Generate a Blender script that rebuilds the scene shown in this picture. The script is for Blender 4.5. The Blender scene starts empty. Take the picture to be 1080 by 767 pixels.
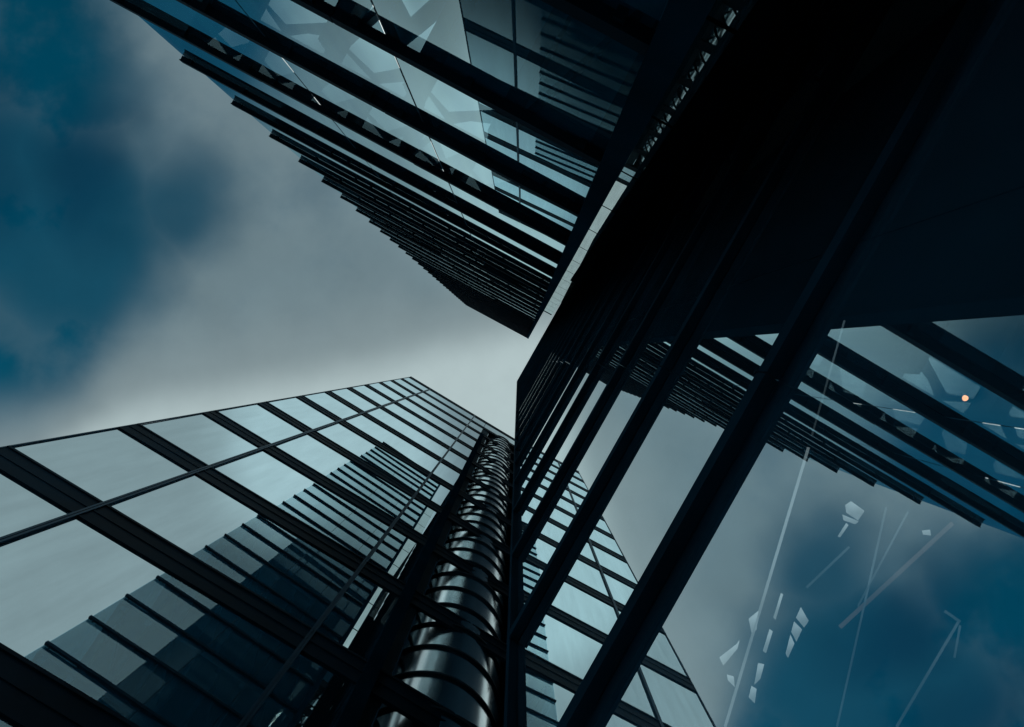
import bpy, bmesh, math, random
from mathutils import Vector, Matrix, Euler
random.seed(7)
S = bpy.context.scene
COL = S.collection
EYE = 1.6                      # camera height above the paving
F = 600.0                      # focal length in photo pixels (photo 1080 wide)
D = 6.63                       # distance camera -> glass tower facade
K = F * D * 1e-3               # metres of height per 1e-3 of (1/px) measured on the tower
rad = math.radians

# ------------------------------------------------------------------ helpers
class MB:
    """collects boxes, prisms and tubes in one mesh"""
    def __init__(s): s.v = []; s.f = []
    def box(s, x0, x1, y0, y1, z0, z1):
        b = len(s.v)
        s.v += [(x0,y0,z0),(x1,y0,z0),(x1,y1,z0),(x0,y1,z0),(x0,y0,z1),(x1,y0,z1),(x1,y1,z1),(x0,y1,z1)]
        s.f += [tuple(b+i for i in q) for q in ((3,2,1,0),(4,5,6,7),(0,1,5,4),(1,2,6,5),(2,3,7,6),(3,0,4,7))]
        return s
    def hexa(s, pts):
        b = len(s.v); s.v += [tuple(p) for p in pts]
        s.f += [tuple(b+i for i in q) for q in ((3,2,1,0),(4,5,6,7),(0,1,5,4),(1,2,6,5),(2,3,7,6),(3,0,4,7))]
        return s
    def beam(s, p, q, w, h):
        p, q = Vector(p), Vector(q); d = (q-p).normalized()
        up = Vector((0,0,1)) if abs(d.z) < .9 else Vector((1,0,0))
        sd = d.cross(up).normalized()*w/2; u = sd.cross(d).normalized()*h/2
        return s.hexa([p-sd-u, p+sd-u, q+sd-u, q-sd-u, p-sd+u, p+sd+u, q+sd+u, q-sd+u])
    def prism(s, poly, z0, z1):
        b = len(s.v); n = len(poly)
        s.v += [(x,y,z0) for x,y in poly] + [(x,y,z1) for x,y in poly]
        s.f.append(tuple(b+i for i in reversed(range(n)))); s.f.append(tuple(b+n+i for i in range(n)))
        for i in range(n):
            j = (i+1) % n; s.f.append((b+i, b+j, b+n+j, b+n+i))
        return s
    def ring(s, cx, cy, r0, r1, z0, z1, n=64):
        b = len(s.v)
        for i in range(n):
            a = 2*math.pi*i/n; c, t = math.cos(a), math.sin(a)
            s.v += [(cx+r0*c,cy+r0*t,z0),(cx+r1*c,cy+r1*t,z0),(cx+r1*c,cy+r1*t,z1),(cx+r0*c,cy+r0*t,z1)]
        for i in range(n):
            p, q = b+4*i, b+4*((i+1) % n)
            for k in range(4):
                m = (k+1) % 4; s.f.append((p+k, q+k, q+m, p+m))
        return s
    def disc(s, cx, cy, r, z0, z1, n=48):
        return s.prism([(cx+r*math.cos(2*math.pi*i/n), cy+r*math.sin(2*math.pi*i/n)) for i in range(n)], z0, z1)
    def build(s, name, mat, parent=None, origin=(0,0,0), smooth=False, bevel=0, outer=None):
        me = bpy.data.meshes.new(name)
        o0 = Vector(origin)
        me.from_pydata([tuple(Vector(p)-o0) for p in s.v], [], s.f)
        bm = bmesh.new(); bm.from_mesh(me); bmesh.ops.recalc_face_normals(bm, faces=bm.faces)
        bm.to_mesh(me); bm.free()
        if smooth:
            for p in me.polygons: p.use_smooth = True
            me.set_sharp_from_angle(angle=rad(40))
        me.materials.append(mat)
        if outer is not None:
            me.materials.append(M_CLEAR)
            for i, p in enumerate(me.polygons): p.material_index = 0 if outer(i) else 1
        o = bpy.data.objects.new(name, me); COL.objects.link(o)
        if parent: o.parent = parent
        if bevel:
            m = o.modifiers.new('edge', 'BEVEL'); m.width = bevel; m.segments = 2; m.limit_method = 'ANGLE'
        return o

def tag(o, label, cat, group=None, kind=None):
    if label: o['label'] = label
    if cat: o['category'] = cat
    if group: o['group'] = group
    if kind: o['kind'] = kind
    return o

class Building:
    """local frame: x along facade direction A, y = -B, z = height above the eye; theta in the picture plane"""
    def __init__(s, name, theta, base, label, cat, tilt=0.0):
        s.c = Vector((base[0], base[1], -EYE))
        e = bpy.data.objects.new(name, None); COL.objects.link(e)
        e.rotation_euler = (tilt, 0, theta)
        R = Euler((tilt, 0, theta)).to_matrix()
        e.location = R @ s.c + Vector((0,0,EYE))
        tag(e, label, cat); s.root = e; s.R = R
    def part(s, name, mb, mat, parent=None, **kw):
        return mb.build(name, mat, parent or s.root, s.c, **kw)

# ------------------------------------------------------------------ materials
def mat(name):
    m = bpy.data.materials.new(name); m.use_nodes = True
    nt = m.node_tree; nt.nodes.clear()
    out = nt.nodes.new('ShaderNodeOutputMaterial')
    return m, nt, out
def node(nt, t, **kw):
    n = nt.nodes.new(t)
    for k, v in kw.items():
        if k in n.inputs.keys(): n.inputs[k].default_value = v
        else: setattr(n, k, v)
    return n
def solid(name, col, rough=.5, metal=0.0, var=.25, scale=2.0, spec=.4, bump=0.0):
    m, nt, out = mat(name)
    b = node(nt, 'ShaderNodeBsdfPrincipled')
    b.inputs['Metallic'].default_value = metal; b.inputs['Specular IOR Level'].default_value = spec
    tc = node(nt, 'ShaderNodeTexCoord'); nz = node(nt, 'ShaderNodeTexNoise'); nz.inputs['Scale'].default_value = scale
    nz.inputs['Detail'].default_value = 6; nt.links.new(tc.outputs['Object'], nz.inputs['Vector'])
    r = node(nt, 'ShaderNodeValToRGB')
    r.color_ramp.elements[0].position = .3; r.color_ramp.elements[1].position = .7
    r.color_ramp.elements[0].color = tuple(c*(1-var) for c in col)+(1,)
    r.color_ramp.elements[1].color = tuple(min(1, c*(1+var)) for c in col)+(1,)
    nt.links.new(nz.outputs['Fac'], r.inputs['Fac']); nt.links.new(r.outputs['Color'], b.inputs['Base Color'])
    mr = node(nt, 'ShaderNodeMapRange'); mr.inputs['To Min'].default_value = max(.03, rough-.1); mr.inputs['To Max'].default_value = rough+.1
    nt.links.new(nz.outputs['Fac'], mr.inputs['Value']); nt.links.new(mr.outputs['Result'], b.inputs['Roughness'])
    if bump:
        bp = node(nt, 'ShaderNodeBump'); bp.inputs['Strength'].default_value = bump; bp.inputs['Distance'].default_value = .02
        nt.links.new(nz.outputs['Fac'], bp.inputs['Height']); nt.links.new(bp.outputs['Normal'], b.inputs['Normal'])
    nt.links.new(b.outputs[0], out.inputs[0])
    return m
def glass(name, tint, trans=(0,0,0), body=(.004,.008,.011), wave=.0, wscale=.5, dirt=.06, fres=None, rough=0.0):
    """coated facade glass: a sharp tinted reflection, optional see-through, faint dust streaks"""
    m, nt, out = mat(name)
    tc = node(nt, 'ShaderNodeTexCoord')
    g = node(nt, 'ShaderNodeBsdfGlossy'); g.inputs['Roughness'].default_value = rough
    nz = node(nt, 'ShaderNodeTexNoise'); nz.inputs['Scale'].default_value = 1.3; nz.inputs['Detail'].default_value = 8
    mp = node(nt, 'ShaderNodeMapping'); mp.inputs['Scale'].default_value = (3, 3, .35)
    nt.links.new(tc.outputs['Object'], mp.inputs['Vector']); nt.links.new(mp.outputs[0], nz.inputs['Vector'])
    r = node(nt, 'ShaderNodeValToRGB')
    r.color_ramp.elements[0].position = .3; r.color_ramp.elements[1].position = .75
    r.color_ramp.elements[0].color = tuple(c*(1-dirt) for c in tint)+(1,); r.color_ramp.elements[1].color = tuple(min(1, c*(1+dirt)) for c in tint)+(1,)
    nt.links.new(nz.outputs['Fac'], r.inputs['Fac']); nt.links.new(r.outputs['Color'], g.inputs['Color'])
    if wave:
        n2 = node(nt, 'ShaderNodeTexNoise'); n2.inputs['Scale'].default_value = wscale; n2.inputs['Detail'].default_value = 1
        nt.links.new(tc.outputs['Object'], n2.inputs['Vector'])
        bp = node(nt, 'ShaderNodeBump'); bp.inputs['Strength'].default_value = 1.0; bp.inputs['Distance'].default_value = wave
        nt.links.new(n2.outputs['Fac'], bp.inputs['Height']); nt.links.new(bp.outputs['Normal'], g.inputs['Normal'])
    d = node(nt, 'ShaderNodeBsdfDiffuse'); d.inputs['Color'].default_value = body+(1,)
    if fres:
        r0, n = fres
        lw = node(nt, 'ShaderNodeLayerWeight'); lw.inputs['Blend'].default_value = .5
        ml = node(nt, 'ShaderNodeMapRange'); ml.interpolation_type = 'SMOOTHSTEP'
        ml.inputs['From Min'].default_value = r0; ml.inputs['From Max'].default_value = n
        ml.inputs['To Min'].default_value = .05; ml.inputs['To Max'].default_value = .9
        nt.links.new(lw.outputs['Facing'], ml.inputs['Value'])
        a = node(nt, 'ShaderNodeMixShader'); nt.links.new(ml.outputs[0], a.inputs[0]); nt.links.new(g.outputs[0], a.inputs[2])
    else:
        a = node(nt, 'ShaderNodeAddShader'); nt.links.new(g.outputs[0], a.inputs[0])
    slot = a.inputs[1]
    if max(trans) > 0:
        t = node(nt, 'ShaderNodeBsdfTransparent'); t.inputs['Color'].default_value = trans+(1,)
        a2 = node(nt, 'ShaderNodeAddShader'); nt.links.new(t.outputs[0], a2.inputs[0]); nt.links.new(d.outputs[0], a2.inputs[1])
        nt.links.new(a2.outputs[0], slot)
    else:
        nt.links.new(d.outputs[0], slot)
    nt.links.new(a.outputs[0], out.inputs[0])
    return m
def lamp(name, col, power, grid=0):
    m, nt, out = mat(name)
    e = node(nt, 'ShaderNodeEmission'); e.inputs['Color'].default_value = col+(1,); e.inputs['Strength'].default_value = power
    if grid < 0:  # smooth glow of slightly uneven brightness
        tc = node(nt, 'ShaderNodeTexCoord'); nz = node(nt, 'ShaderNodeTexNoise'); nz.inputs['Scale'].default_value = -grid; nz.inputs['Detail'].default_value = 2
        nt.links.new(tc.outputs['Object'], nz.inputs['Vector'])
        mr = node(nt, 'ShaderNodeMapRange'); mr.inputs['From Min'].default_value = .3; mr.inputs['From Max'].default_value = .7; mr.inputs['To Min'].default_value = power*.45; mr.inputs['To Max'].default_value = power*1.35
        nt.links.new(nz.outputs['Fac'], mr.inputs['Value']); nt.links.new(mr.outputs[0], e.inputs['Strength'])
    if grid > 0:  # uneven glow broken up by dark bars
        tc = node(nt, 'ShaderNodeTexCoord'); br = node(nt, 'ShaderNodeTexBrick'); nz = node(nt, 'ShaderNodeTexNoise')
        br.inputs['Scale'].default_value = grid; br.inputs['Mortar Size'].default_value = .035; br.inputs['Mortar Smooth'].default_value = .4
        br.inputs['Color1'].default_value = (1,1,1,1); br.inputs['Color2'].default_value = (.7,.7,.7,1); br.inputs['Mortar'].default_value = (.15,.15,.15,1)
        nz.inputs['Scale'].default_value = grid*.6; nz.inputs['Detail'].default_value = 5
        nt.links.new(tc.outputs['Object'], br.inputs['Vector']); nt.links.new(tc.outputs['Object'], nz.inputs['Vector'])
        mm = node(nt, 'ShaderNodeMath'); mm.operation = 'MULTIPLY'; nt.links.new(br.outputs['Color'], mm.inputs[0])
        mr = node(nt, 'ShaderNodeMapRange'); mr.inputs['From Min'].default_value = .3; mr.inputs['From Max'].default_value = .65; mr.inputs['To Min'].default_value = .15; mr.inputs['To Max'].default_value = power*1.25
        mr.inputs['To Min'].default_value = power*.2
        nt.links.new(nz.outputs['Fac'], mr.inputs['Value']); nt.links.new(mr.outputs[0], mm.inputs[1]); nt.links.new(mm.outputs[0], e.inputs['Strength'])
    nt.links.new(e.outputs[0], out.inputs[0]); return m

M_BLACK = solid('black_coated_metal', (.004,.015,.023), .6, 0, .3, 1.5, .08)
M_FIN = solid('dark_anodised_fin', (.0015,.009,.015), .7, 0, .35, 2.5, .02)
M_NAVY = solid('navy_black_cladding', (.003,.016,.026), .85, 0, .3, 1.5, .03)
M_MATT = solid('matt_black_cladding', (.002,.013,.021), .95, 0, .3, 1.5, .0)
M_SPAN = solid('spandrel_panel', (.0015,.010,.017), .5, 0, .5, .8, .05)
M_TRIM = solid('steel_blue_trim', (.010,.038,.062), .45, .2, .2, 4, .3)
M_LINE = solid('thin_bright_trim', (.02,.05,.07), .4, .3, .2, 4, .3)
M_CONC = solid('dark_concrete', (.03,.045,.052), .8, 0, .3, 1.2, .1, .2)
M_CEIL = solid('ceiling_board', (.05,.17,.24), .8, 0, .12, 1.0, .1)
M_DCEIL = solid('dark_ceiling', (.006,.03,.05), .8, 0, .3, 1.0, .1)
M_BEAM = solid('painted_steel_beam', (.01,.04,.065), .5, 0, .25, 2.0, .2)
M_TGLASS = glass('tower_mirror_glass', (.74,.83,.86), wave=.0012, wscale=.35)
M_UGLASS = glass('louvred_block_glass', (.68,.91,1.0), trans=(.26,.42,.48), body=(.002,.022,.035), wave=.0012, wscale=.5, fres=(.51, .83))
M_WGLASS = glass('dark_tower_mirror_glass', (.90,.98,.99), wave=.0003, wscale=.3, dirt=.03)
M_HGLASS = glass('hall_glass', (.82,.91,.93), trans=(.8,.85,.87), wave=.0003, wscale=.3, dirt=.04)
M_LGLASS = glass('link_panel', (.50,.57,.57), body=(.03,.04,.04), rough=.01, dirt=.1, wave=.0004)
M_SHAFT = glass('shaft_cladding', (.80,.90,.93), dirt=.22, rough=.17)
m, nt, out = mat('clear_glass_back'); t = node(nt, 'ShaderNodeBsdfTransparent'); nt.links.new(t.outputs[0], out.inputs[0]); M_CLEAR = m
M_STREAK = lamp('cool_reflected_streak', (.62,.82,.88), .16, -1.5)  # self-lit colour stands in for streaks reflected in the glass
M_STREAKLO = lamp('dim_cool_reflection', (.45,.72,.85), .055, -2)  # dimmer glow for the fainter reflected streaks
M_PATCH = lamp('bright_reflected_patch', (.62,.82,.86), .24, -6)  # glow put into the colour for patches reflected in the glass
M_UPANEL = lamp('bright_quad_glow', (.78,.9,.9), .7, -1.2)
M_WARMSTREAK = lamp('dim_warm_reflection', (.75,.68,.66), .045, -2)  # pinkish glow for one reflected streak
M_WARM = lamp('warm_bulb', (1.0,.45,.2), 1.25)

def paving():
    m, nt, out = mat('stone_paving')
    b = node(nt, 'ShaderNodeBsdfPrincipled'); b.inputs['Roughness'].default_value = .7
    tc = node(nt, 'ShaderNodeTexCoord'); br = node(nt, 'ShaderNodeTexBrick')
    br.inputs['Scale'].default_value = 1.0; br.inputs['Mortar Size'].default_value = .008
    br.inputs['Color1'].default_value = (.36,.40,.42,1); br.inputs['Color2'].default_value = (.44,.48,.50,1); br.inputs['Mortar'].default_value = (.1,.11,.12,1)
    nt.links.new(tc.outputs['Object'], br.inputs['Vector']); nt.links.new(br.outputs['Color'], b.inputs['Base Color'])
    nt.links.new(b.outputs[0], out.inputs[0]); return m

# ------------------------------------------------------------------ ground
g = MB().box(-900, 900, -900, 900, -.3, 0).build('ground', paving()); g['kind'] = 'structure'

# ------------------------------------------------------------------ glass tower (T)
TH = rad(31.0)
T = Building('glass_office_tower', TH, (-1.7, 16.0), 'tall mirror glass office tower with black floor bands, filling the lower left', 'tower')
bays = [-1.155, -.823, -.103, .085, .62]
levels = [-EYE] + [K*(.89+.955*i) for i in range(14)]
ztop = levels[-1]
x0, x1 = bays[0]*D, bays[-1]*D
xr = .165*D                                        # the right bay is an open recess for the round shaft
T.part('wall', MB().box(x0+.06, xr, D+.05, D+18, -EYE, ztop-.15).box(xr+.002, x1+.3, D*1.62, D+18, -EYE, ztop-.15).box(x1-.02, x1+.3, D+.05, D*1.62-.002, -EYE, ztop-.15), M_CONC)
SP = .19*K
def pane(mb, xa, xb, y, za, zb, th=.03, tilt=.0017, axis='x'):
    rx, rz = random.uniform(-tilt, tilt), random.uniform(-tilt, tilt)
    xc, zc = (xa+xb)/2, (za+zb)/2
    o = lambda x, z: y + rx*(x-xc) + rz*(z-zc)
    if axis == 'x':
        mb.hexa([(xa,o(xa,za),za),(xb,o(xb,za),za),(xb,o(xb,za)+th,za),(xa,o(xa,za)+th,za),
                 (xa,o(xa,zb),zb),(xb,o(xb,zb),zb),(xb,o(xb,zb)+th,zb),(xa,o(xa,zb)+th,zb)])
    else:
        mb.hexa([(o(xa,za),xa,za),(o(xb,za),xb,za),(o(xb,za)+th,xb,za),(o(xa,za)+th,xa,za),
                 (o(xa,zb),xa,zb),(o(xb,zb),xb,zb),(o(xb,zb)+th,xb,zb),(o(xa,zb)+th,xa,zb)])
    return mb
for i in range(len(levels)-1):
    za, zb = levels[i], levels[i+1]
    for j in range(len(bays)-1):
        if j == 3 and i < len(levels)-2: continue
        T.part('window', pane(MB(), bays[j]*D+.02, bays[j+1]*D-.02, D, za+.01, zb-SP-.01), M_TGLASS)
    # floor band: recessed panel, two ribs and a lip
    mb = MB().box(x0+.01, x1, D-.025, D+.04, zb-SP, zb)
    mb.box(x0+.01, x1, D-.04, D-.027, zb-SP, zb-SP+.07).box(x0+.01, x1, D-.04, D-.027, zb-SP*.52, zb-SP*.46).box(x0+.01, x1, D-.05, D-.027, zb-.06, zb)
    T.part('floor_band', mb, M_SPAN)
for j, bx in enumerate(bays[:3]):
    x = bx*D; w = .075 if j else .06
    if j == 0: x += .03
    if j == 0:
        T.part('corner_trim', MB().box(x-.035, x-.008, D-.035, D-.001, -EYE, ztop+.02), M_TRIM); continue
    mb = MB().box(x-.05, x-.008, D-.055, D-.0, -EYE, ztop+.02).box(x+.008, x+.05, D-.055, D-.0, -EYE, ztop+.02).box(x-.008, x+.008, D-.04, D-.0, -EYE, ztop+.02)
    T.part('mullion', mb, M_TRIM)
T.part('pilaster', MB().box(.08*D, .125*D, D-.16, D-.055, -EYE, K*11.2), M_MATT)
T.part('coping', MB().box(x0-.02, x1+.02, D-.07, D+.3, ztop+.021, ztop+.09).box(x0-.02, x1+.02, D+.3, D+18.02, ztop-.14, ztop+.1), M_LINE)

T.part('hidden_shade_wall', MB().box(x1+.02, x1+.9, D*.7, D+.048, -EYE, K*3.2), M_MATT)  # unseen wall added to darken the right side of the round shaft
T.part('recess_reflector', pane(MB(), D+.06, D*1.6, xr+.012, -EYE, K*12.3, axis='y'), M_TGLASS)  # mirror face added out of view to throw light onto the shaft

# ------------------------------------------------------------------ louvred block (U)
UH = rad(28.3); UT = 7.0/600
U = Building('louvred_office_block', UH, (-3.9, -10.0), 'dark glass office block with rows of black horizontal louvres, across the upper left', 'office block', tilt=UT)
uf, ug = .259*D, .272*D
ux0, ux1 = -1.177*D, -.088*.285*D
fz = [K*.259*(1.21+1.74*k) for k in range(0, 35)]
utop = fz[-1]
pitch = fz[1]-fz[0]
for z in fz:
    mb = MB(); ns = 3
    for q in range(ns):
        xa = ux0+(ux1-ux0)*q/ns+(.004 if q else 0); xb = ux0+(ux1-ux0)*(q+1)/ns-(.004 if q < ns-1 else 0)
        dz, dy = random.uniform(-.006, .006), random.uniform(-.004, .004)
        mb.box(xa, xb, -ug+.006, -uf+dy, z-.078+dz, z+dz)
        mb.box(xa+.001, xb-.001, -uf+dy-.002, -uf+dy+.018, z-.10+dz, z+dz+.006)
        for t in (.08, .5, .92):
            xm = xa+(xb-xa)*t
            mb.box(xm-.03, xm+.03, -ug+.005, -uf-.012, z-.125, z-.0785+dz)
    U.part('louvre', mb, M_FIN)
ubays = [ux0, -.65*D, -.34*D, ux1]
floors = [-EYE] + fz[1::2]
if floors[-1] < utop-.5: floors.append(utop)
for i in range(len(floors)-1):
    za, zb = floors[i], floors[i+1]
    for j in range(len(ubays)-1):
        mb = pane(MB(), ubays[j]+.012, ubays[j+1]-.012, -ug-.03, za+.0, zb-.012, tilt=.0012)
        U.part('window', mb, M_UGLASS, outer=lambda f: f == 4)
    pane_e = MB().box(ux0+.001, ux0+.03, -ug-5.2, -ug-.06, za, zb-.012)
    U.part('end_window', pane_e, M_UGLASS, outer=lambda f: f == 5)
    for bx in ubays[1:-1]:
        U.part('mullion', MB().box(bx-.03, bx+.03, -ug-.10, -ug-.034, za, zb-.012).box(bx-.009, bx+.009, -ug-.0335, -ug-.006, za, zb-.012), M_BLACK)
    # floor slab with boarded ceiling and steel beams, seen from below through the glass
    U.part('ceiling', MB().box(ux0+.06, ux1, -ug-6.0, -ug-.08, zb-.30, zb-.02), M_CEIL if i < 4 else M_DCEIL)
    mb = MB(); nb = 8
    for q in range(nb):
        xb = ux0+.35+q*(ux1-ux0-.5)/(nb-1)
        mb.box(xb-.09, xb+.09, -ug-5.9, -ug-.1, zb-.58, zb-.302)
    for q in range(0, nb-1, 2):
        xa = ux0+.35+q*(ux1-ux0-.5)/(nb-1); xb = ux0+.35+(q+1)*(ux1-ux0-.5)/(nb-1)
        mb.beam((xa+.1, -ug-.3, zb-.40), (xb-.1, -ug-2.6, zb-.40), .07, .12)
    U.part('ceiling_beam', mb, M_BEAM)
bxs = [ux0+.35+q*(ux1-ux0-.5)/7 for q in range(8)]
for fl, y0_, y1_, q0, q1 in ((2, .07, .41, 0, 6), (2, .58, 1.6, 0, 5), (3, .33, .74, 0, 6)):
    zp = floors[fl]-.322
    for q in range(q0, q1):
        xa, xb = bxs[q]+.12, bxs[q+1]-.12; dd = y1_-y0_; ym = -ug-y0_-dd*random.uniform(.4, .6)
        xm = xa+(xb-xa)*random.uniform(.4, .65)
        for poly in ([(xa,-ug-y0_),(xm-.05,-ug-y0_),(xa,ym+.08*dd)], [(xm+.07,-ug-y0_),(xb,-ug-y0_),(xb,ym-.12*dd),(xm+.22,ym+.15*dd)], [(xa,ym-.08*dd),(xm-.05,ym+.2*dd),(xb-.1,-ug-y1_),(xa,-ug-y1_)]):
            if random.random() < .85:
                U.part('bright_quad', MB().prism(poly, zp, zp+.02), M_UPANEL)  # glowing polygons under the ceiling in a bright lattice pattern
U.part('rear_wall', MB().box(ux0+.04, ux1, -ug-12, -ug-6.02, -EYE, utop-.3), M_CONC)
U.part('end_wall', MB().box(ux1+.002, .012*.259*D, -.925*D, -uf+.03, -EYE, utop+.05), M_MATT)
U.part('parapet', MB().box(ux0, ux1, -ug-12, -ug-.04, utop-.01, utop+.3), M_MATT)

# ------------------------------------------------------------------ pale panel strip between the two dark blocks
L = Building('panelled_link_tower', UH, (.4, -.93*D-1.0), 'narrow strip of pale reflective panels between the louvred block and the dark tower', 'link block')
lz = [-EYE] + [K*.93*(.43+1.0*i) for i in range(0, 18)]
la, lb, lw_ = -.30, .098*.93*D, .158*D
zp_ = K*9.3                                        # the dark pier covers the right part of the strip up to here
for i in range(len(lz)-1):
    L.part('panel', pane(MB(), la, lb if lz[i+1] < zp_+.5 else lw_, -.93*D-.03, lz[i]+.055, lz[i+1]-.055, tilt=.0004), M_LGLASS)
L.part('wall', MB().box(la, lw_, -.93*D-2.5, -.93*D-.06, -EYE, lz[-1]-.02), M_MATT)
L.part('coping', MB().box(la, lw_, -.93*D-2.5, -.93*D+.05, lz[-1]-.005, lz[-1]+.22), M_MATT)
L.part('pier', MB().box(lb+.002, lw_+.01, -.93*D-.055, -.93*D+.1, -EYE, zp_).box(lw_+.012, .192*D, -.93*D-.3, -.93*D-.0, -EYE, zp_+.0), M_MATT)

# ------------------------------------------------------------------ dark tower on the right (W)
WH = rad(29.5)
W = Building('dark_louvred_tower', WH, (7.0, -3.0), 'black tower with deep horizontal blades over mirror glass, rising from the right to the centre', 'tower')
wf, wg = .1645*D, .175*D
b0, b1 = -.31*D, 1.25*D           # extent along B
wz = [K*.1635*(4.37+3.02*k) for k in range(29)]
for z in wz:
    mb = MB(); ns = 4
    for q in range(ns):
        ya = -b1+(b1-b0)*q/ns+(.004 if q else 0); yb = -b1+(b1-b0)*(q+1)/ns-(.004 if q < ns-1 else 0)
        dz, dx = random.uniform(-.006, .006), random.uniform(-.003, .003)
        mb.box(wf+dx, wg-.003, ya, yb, z-.077+dz, z+dz).box(wf+dx-.017, wf+dx+.002, ya+.001, yb-.001, z-.1+dz, z+dz+.006)
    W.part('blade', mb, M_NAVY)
wtop = wz[-1]
wfl = [-EYE] + wz[0::2]
wb = [b0, 1.3, 4.7, b1]
for i in range(len(wfl)-1):
    for j in range(3):
        mb = pane(MB(), -wb[j+1]+.004, -wb[j]-.004, wg, wfl[i]+.005, wfl[i+1]-.005, tilt=.0002, axis='y')
        W.part('hall_window' if i == 0 else 'window', mb, M_HGLASS if i == 0 else M_WGLASS, outer=(lambda f: f == 2) if i == 0 else None)
zc = wz[0]
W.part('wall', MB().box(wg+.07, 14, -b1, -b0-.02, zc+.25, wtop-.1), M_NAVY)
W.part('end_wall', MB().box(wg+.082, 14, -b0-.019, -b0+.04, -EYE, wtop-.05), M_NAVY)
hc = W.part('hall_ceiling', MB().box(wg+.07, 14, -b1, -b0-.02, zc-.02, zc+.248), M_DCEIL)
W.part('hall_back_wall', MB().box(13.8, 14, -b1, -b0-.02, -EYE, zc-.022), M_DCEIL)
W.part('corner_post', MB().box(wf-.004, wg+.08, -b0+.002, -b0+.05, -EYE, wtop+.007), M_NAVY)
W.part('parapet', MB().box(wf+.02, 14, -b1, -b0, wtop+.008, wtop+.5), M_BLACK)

# ------------------------------------------------------------------ round glass shaft with hoops
ca, cb, cr = .352*D, -1.245*D, .243*D
cw = Matrix.Rotation(WH, 3, 'Z') @ Vector((ca, -cb, 0))
sh = bpy.data.objects.new('round_shaft', None); COL.objects.link(sh); sh.location = (cw.x, cw.y, 0)
tag(sh, 'round mirror-clad shaft ringed with dark hoops, set in the right end of the mirror tower', 'shaft')
zt = K*12.46 + EYE
MB().ring(0, 0, cr-.04, cr, 0, zt-.06, 128).build('cladding', M_SHAFT, sh, smooth=True)
hstep = .285*K
n = int(zt/hstep)
for i in range(n):
    z = zt - i*hstep
    MB().ring(0, 0, cr+.002, cr+.058, z-.06, z, 128).build('hoop', M_BLACK, sh)
MB().disc(0, 0, cr+.06, zt+.002, zt+.08, 96).build('cap', M_BLACK, sh)

# ------------------------------------------------------------------ glass reflections modelled as glowing shapes, and one lamp
def ray(px, py, z):
    return Vector(((px-546)*z/F, (py-378)*z/F, z+EYE))
def flat_poly(name, pts, z, th, m, label, cat, group):
    """glowing shape with the given outline, stands for a reflection in the glass"""
    w = [ray(x, y, z) for x, y in pts]; c = sum(w, Vector())/len(w)
    o = MB().prism([(p.x-c.x, p.y-c.y) for p in w], 0, th).build(name, m)
    o.location = c
    return tag(o, label, cat, group)
ZL = zc-.027
def strip(p, q, wpx, m, label, z=ZL, cat='reflected streak', group='reflected streaks in the glass'):
    a, b = ray(*p, z), ray(*q, z); d = (b-a); d.z = 0
    c = (a+b)/2; nrm = Vector((-d.y, d.x, 0)).normalized()*wpx*z/F/2
    pts = [a-nrm, b-nrm, b+nrm, a+nrm]
    o = MB().prism([(t.x-c.x, t.y-c.y) for t in pts], 0, .005).build('reflected_streak', m); o.location = c  # glowing strip added for a streak reflected in the glass
    return tag(o, label, cat, group)
strip((891,338), (856.5,460), 1.6, M_STREAKLO, 'faint reflected streak crossing behind the louvres, in line above the longest one')
strip((853,472), (765,767), 2.6, M_STREAK, 'longest and brightest reflected streak in the hall glass, left of all the others')
strip((935,535), (883,767), 1.6, M_STREAKLO, 'long hairline reflected streak in the middle of the hall glass')
strip((1012,655), (946,767), 2.2, M_STREAKLO, 'slanting dim reflected streak at the lower right corner, under the bent short one')
strip((997,645), (1013,656), 3.0, M_STREAKLO, 'short reflected streak capping the slanting one at lower right')
strip((1013,660), (1007,694), 1.6, M_STREAKLO, 'short dim reflected streak dropping beside the slanting one at lower right')
strip((1005,552), (886,662), 4.0, M_WARMSTREAK, 'wide pinkish reflected streak running diagonally under the louvre ends')
strip((896,577), (851,620), 2.0, M_STREAKLO, 'short slanting reflected streak left of the pinkish one')
strip((958,540), (905,640), 1.4, M_STREAKLO, 'faint reflected streak crossing the hairline one near the louvre ends')

def quad(pts, label, m=M_PATCH):
    flat_poly('reflected_patch', pts, ZL, .005, m, label, 'reflected patch', 'reflected patches in the hall glass')  # glowing shape added for a bright patch reflected in the glass
quad([(892,533),(898,529),(912,539),(905,549),(893,541)], 'largest reflected patch below the louvre ends')
quad([(889,543),(906,550),(902,553),(890,549)], 'flat reflected patch touching the largest one from below')
quad([(884,566),(893,552),(895,554),(886,567)], 'thin reflected sliver hanging below the two large patches')
quad([(973,560),(981,559),(982,565),(974,564)], 'tiny square reflected patch alone under the louvre ends')
quad([(845,641),(853,655),(848,662),(840,652)], 'topmost reflected patch of the stepped row, broad and light')
quad([(838,656),(846,664),(840,677),(835,667)], 'second reflected patch of the stepped row')
quad([(834,670),(838,679),(831,694),(829,690)], 'lowest pointed reflected patch of the stepped row')
quad([(824,626),(826,627),(818,654),(816,652)], 'slim reflected patch left of the stepped row')
quad([(812,664),(815,666),(808,689),(805,687)], 'slim reflected patch lower left of the stepped row')
quad([(800,700),(806,701),(802,716),(796,722)], 'pointed reflected patch low in the slim row')
quad([(793,724),(798,727),(796,742),(790,736)], 'lowest reflected patch in the slim row')
quad([(790,653),(800,645),(798,664),(793,668)], 'reflected patch touching the brightest streak, upper of three')
quad([(759,694),(777,680),(780,676),(778,684),(763,702)], 'long reflected patch on the left of the brightest streak')
quad([(767,712),(774,714),(775,725),(768,718)], 'small reflected patch at the lower left of the brightest streak')

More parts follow.
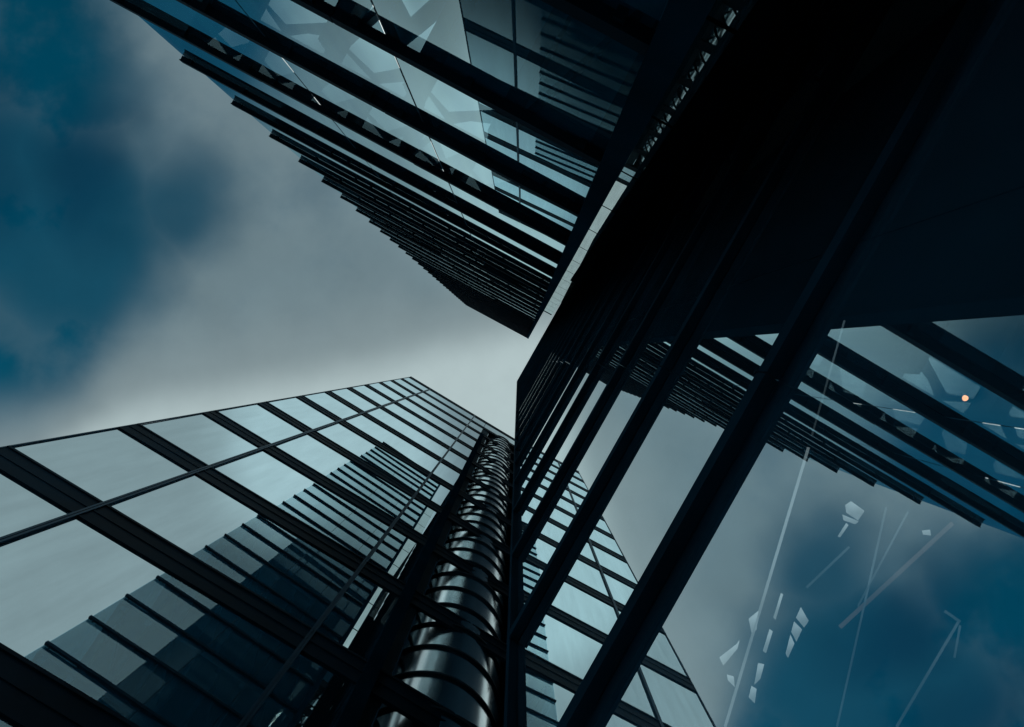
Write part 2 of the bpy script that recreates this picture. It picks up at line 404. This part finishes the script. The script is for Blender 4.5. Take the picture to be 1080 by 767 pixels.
# streaks reflected in the louvred block's glass, modelled as glowing strips
strip((667,27), (622,121), 2.6, M_STREAKLO, 'lower right of two reflected streaks in the louvred block glass', z=fz[3]-.312)
strip((650,18), (636,62), 1.6, M_STREAKLO, 'upper left of two reflected streaks in the louvred block glass', z=fz[3]-.312)

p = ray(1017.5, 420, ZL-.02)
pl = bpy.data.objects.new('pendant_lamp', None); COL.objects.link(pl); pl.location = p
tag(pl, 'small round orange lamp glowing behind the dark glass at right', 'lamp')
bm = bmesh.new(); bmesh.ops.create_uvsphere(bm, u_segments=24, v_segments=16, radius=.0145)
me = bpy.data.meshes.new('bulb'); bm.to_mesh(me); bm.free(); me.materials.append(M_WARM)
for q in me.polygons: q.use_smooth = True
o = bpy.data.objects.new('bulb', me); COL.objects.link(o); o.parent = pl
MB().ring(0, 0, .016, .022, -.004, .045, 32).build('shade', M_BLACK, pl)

# ------------------------------------------------------------------ sky
SUN_EL, SUN_DIR = rad(50), math.atan2(500, -150)      # behind the glass tower
w = bpy.data.worlds.new('World'); S.world = w; w.use_nodes = True
nt = w.node_tree; nt.nodes.clear(); lk = nt.links.new
out = nt.nodes.new('ShaderNodeOutputWorld'); bg = nt.nodes.new('ShaderNodeBackground')
lk(bg.outputs[0], out.inputs[0])
tc = nt.nodes.new('ShaderNodeTexCoord')
def val(x): return x
def M(op, a, b=None, c=None):
    n = nt.nodes.new('ShaderNodeMath'); n.operation = op
    for i, x in enumerate((a, b, c)):
        if x is None: continue
        if isinstance(x, (int, float)): n.inputs[i].default_value = x
        else: lk(x, n.inputs[i])
    return n.outputs[0]
def smooth(x, a, b):
    n = nt.nodes.new('ShaderNodeMapRange'); n.interpolation_type = 'SMOOTHERSTEP'
    n.inputs['From Min'].default_value = a; n.inputs['From Max'].default_value = b; lk(x, n.inputs['Value'])
    return n.outputs['Result']
sep = nt.nodes.new('ShaderNodeSeparateXYZ'); lk(tc.outputs['Generated'], sep.inputs[0])
zz = M('MAXIMUM', sep.outputs['Z'], .04)
u0 = M('MULTIPLY', M('DIVIDE', sep.outputs['X'], zz), 6.0)
v0 = M('MULTIPLY', M('DIVIDE', sep.outputs['Y'], zz), 6.0)
cmb = nt.nodes.new('ShaderNodeCombineXYZ'); lk(u0, cmb.inputs[0]); lk(v0, cmb.inputs[1])
def noise(scale, detail, off, rough=.5):
    n = nt.nodes.new('ShaderNodeTexNoise'); n.inputs['Scale'].default_value = scale; n.inputs['Detail'].default_value = detail; n.inputs['Roughness'].default_value = rough
    a = nt.nodes.new('ShaderNodeVectorMath'); a.operation = 'ADD'; a.inputs[1].default_value = off; lk(cmb.outputs[0], a.inputs[0]); lk(a.outputs[0], n.inputs['Vector'])
    return n.outputs['Fac']
na = noise(.45, 3, (3.1, 7.7, 0)); nb_ = noise(.45, 3, (13.1, 2.7, 4)); nc = noise(.9, 5, (1.1, 4.7, 9), .55)
u = M('MULTIPLY_ADD', M('SUBTRACT', na, .5), 1.6, u0)
v = M('MULTIPLY_ADD', M('SUBTRACT', nb_, .5), 1.6, v0)
def blob(cx, cy, rx, ry, inner=.2):
    a = M('DIVIDE', M('SUBTRACT', u, cx), rx); b = M('DIVIDE', M('SUBTRACT', v, cy), ry)
    d = M('SQRT', M('ADD', M('MULTIPLY', a, a), M('MULTIPLY', b, b)))
    return smooth(d, 1.0, inner)
def mix(f, a, b):
    n = nt.nodes.new('ShaderNodeMix'); n.data_type = 'RGBA'
    if isinstance(f, (int, float)): n.inputs[0].default_value = f
    else: lk(f, n.inputs[0])
    for i, x in ((6, a), (7, b)):
        if isinstance(x, tuple): n.inputs[i].default_value = x+(1,)
        else: lk(x, n.inputs[i])
    return n.outputs[2]
sky = nt.nodes.new('ShaderNodeTexSky'); sky.sky_type = 'NISHITA'; sky.sun_disc = False
sky.sun_elevation = SUN_EL; sky.sun_rotation = math.pi/2 - SUN_DIR
sky.air_density = 1.0; sky.dust_density = .4
gap = nt.nodes.new('ShaderNodeMix'); gap.data_type = 'RGBA'; gap.blend_type = 'MULTIPLY'; gap.inputs[0].default_value = 1
lk(sky.outputs[0], gap.inputs[6]); gap.inputs[7].default_value = (.0002, .031, .0315, 1)   # heavy teal-blue overcast seen in the gaps
BLUE = gap.outputs[2]
BRIGHT = (.39,.485,.495); DEEP = (1.5,1.78,1.8); PALE = (.24,.318,.335)
nd = noise(1.6, 7, (5.3, 2.2, 3), .6)
c = mix(smooth(nc, .33, .67), (.102,.163,.197), (.134,.197,.224))
c = mix(M('MULTIPLY', blob(-.55, -.55, 1.0, .75), .35), c, (.045,.115,.155))
# soft teal deepening towards the left of the picture, with one darker opening
dk = M('MULTIPLY', smooth(u, -3.3, -4.9), M('MULTIPLY_ADD', smooth(nc, .65, .35), .2, .8))
dk = M('MAXIMUM', dk, M('MULTIPLY', blob(-3.7, -1.55, 1.4, 1.25, .05), .85))
dk = M('MAXIMUM', dk, M('MULTIPLY', blob(-4.9, -1.45, 2.0, 2.3, .3), .95))
deep = M('MAXIMUM', blob(-4.55, -2.0, .8, 1.3, .0), M('MULTIPLY', blob(-5.6, -2.0, 1.0, 1.6, .0), .9))
deep = M('MULTIPLY', deep, .55)
pale = M('MAXIMUM', smooth(v, -2.4, -4.4), M('MULTIPLY', smooth(v, -1.6, -3.2), smooth(u, -3.0, -1.4)))
pale = M('MULTIPLY', pale, smooth(u, -4.4, -2.2))
c = mix(pale, c, PALE)
c = mix(blob(-.1, -2.1, 2.2, 1.75, .25), c, (.40,.55,.58))
c = mix(M('MULTIPLY', blob(1.0, -4.0, 1.0, 1.3, .3), .9), c, BLUE)
c = mix(dk, c, BLUE)
c = mix(deep, c, (.0006,.021,.052))
gl = M('SUBTRACT', M('ADD', M('MULTIPLY_ADD', u, .195, v0), .06), M('MULTIPLY', smooth(u, -3.9, -5.3), .45))
c = mix(smooth(gl, -1.45, -.1), c, (.20,.262,.280))
c = mix(smooth(gl, -.55, .2), c, BRIGHT)
c = mix(M('MULTIPLY', smooth(gl, .3, 1.4), smooth(u, -1.2, -2.8)), c, DEEP)
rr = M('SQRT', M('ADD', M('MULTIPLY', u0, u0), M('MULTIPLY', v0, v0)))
c = mix(smooth(rr, 8.0, 14.0), c, (.30,.75,.98))          # low sky band added out of view to lift the dark undersides
wf_ = M('MULTIPLY_ADD', nd, .22, .89)
wv = nt.nodes.new('ShaderNodeMix'); wv.data_type = 'RGBA'; wv.blend_type = 'MULTIPLY'; wv.inputs[0].default_value = 1
lk(c, wv.inputs[6]); lk(wf_, wv.inputs[7]); c = wv.outputs[2]
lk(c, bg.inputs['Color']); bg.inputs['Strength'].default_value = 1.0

sd = bpy.data.lights.new('Sun', 'SUN'); sd.energy = .5; sd.angle = rad(12); sd.color = (1, .95, .88)
so = bpy.data.objects.new('Sun', sd); COL.objects.link(so)
dv = Vector((math.cos(SUN_EL)*math.cos(SUN_DIR), math.cos(SUN_EL)*math.sin(SUN_DIR), math.sin(SUN_EL)))
so.rotation_euler = dv.to_track_quat('Z', 'Y').to_euler(); so.location = dv*200

# ------------------------------------------------------------------ camera
cd = bpy.data.cameras.new('Camera'); cd.sensor_width = 36; cd.lens = 36*F/1080
cd.shift_x = -6/1080; cd.shift_y = -5.5/1080; cd.clip_start = .05; cd.clip_end = 3000
co = bpy.data.objects.new('Camera', cd); COL.objects.link(co); co.location = (0, 0, EYE); co.rotation_euler = (math.pi, 0, 0)
S.camera = co
S.view_settings.view_transform = 'Standard'; S.view_settings.look = 'None'; S.view_settings.exposure = .15; S.view_settings.gamma = 1
cy = S.cycles
cy.max_bounces = 12; cy.glossy_bounces = 8; cy.transparent_max_bounces = 24; cy.diffuse_bounces = 3; cy.transmission_bounces = 8
cy.sample_clamp_indirect = 4; cy.use_denoising = True
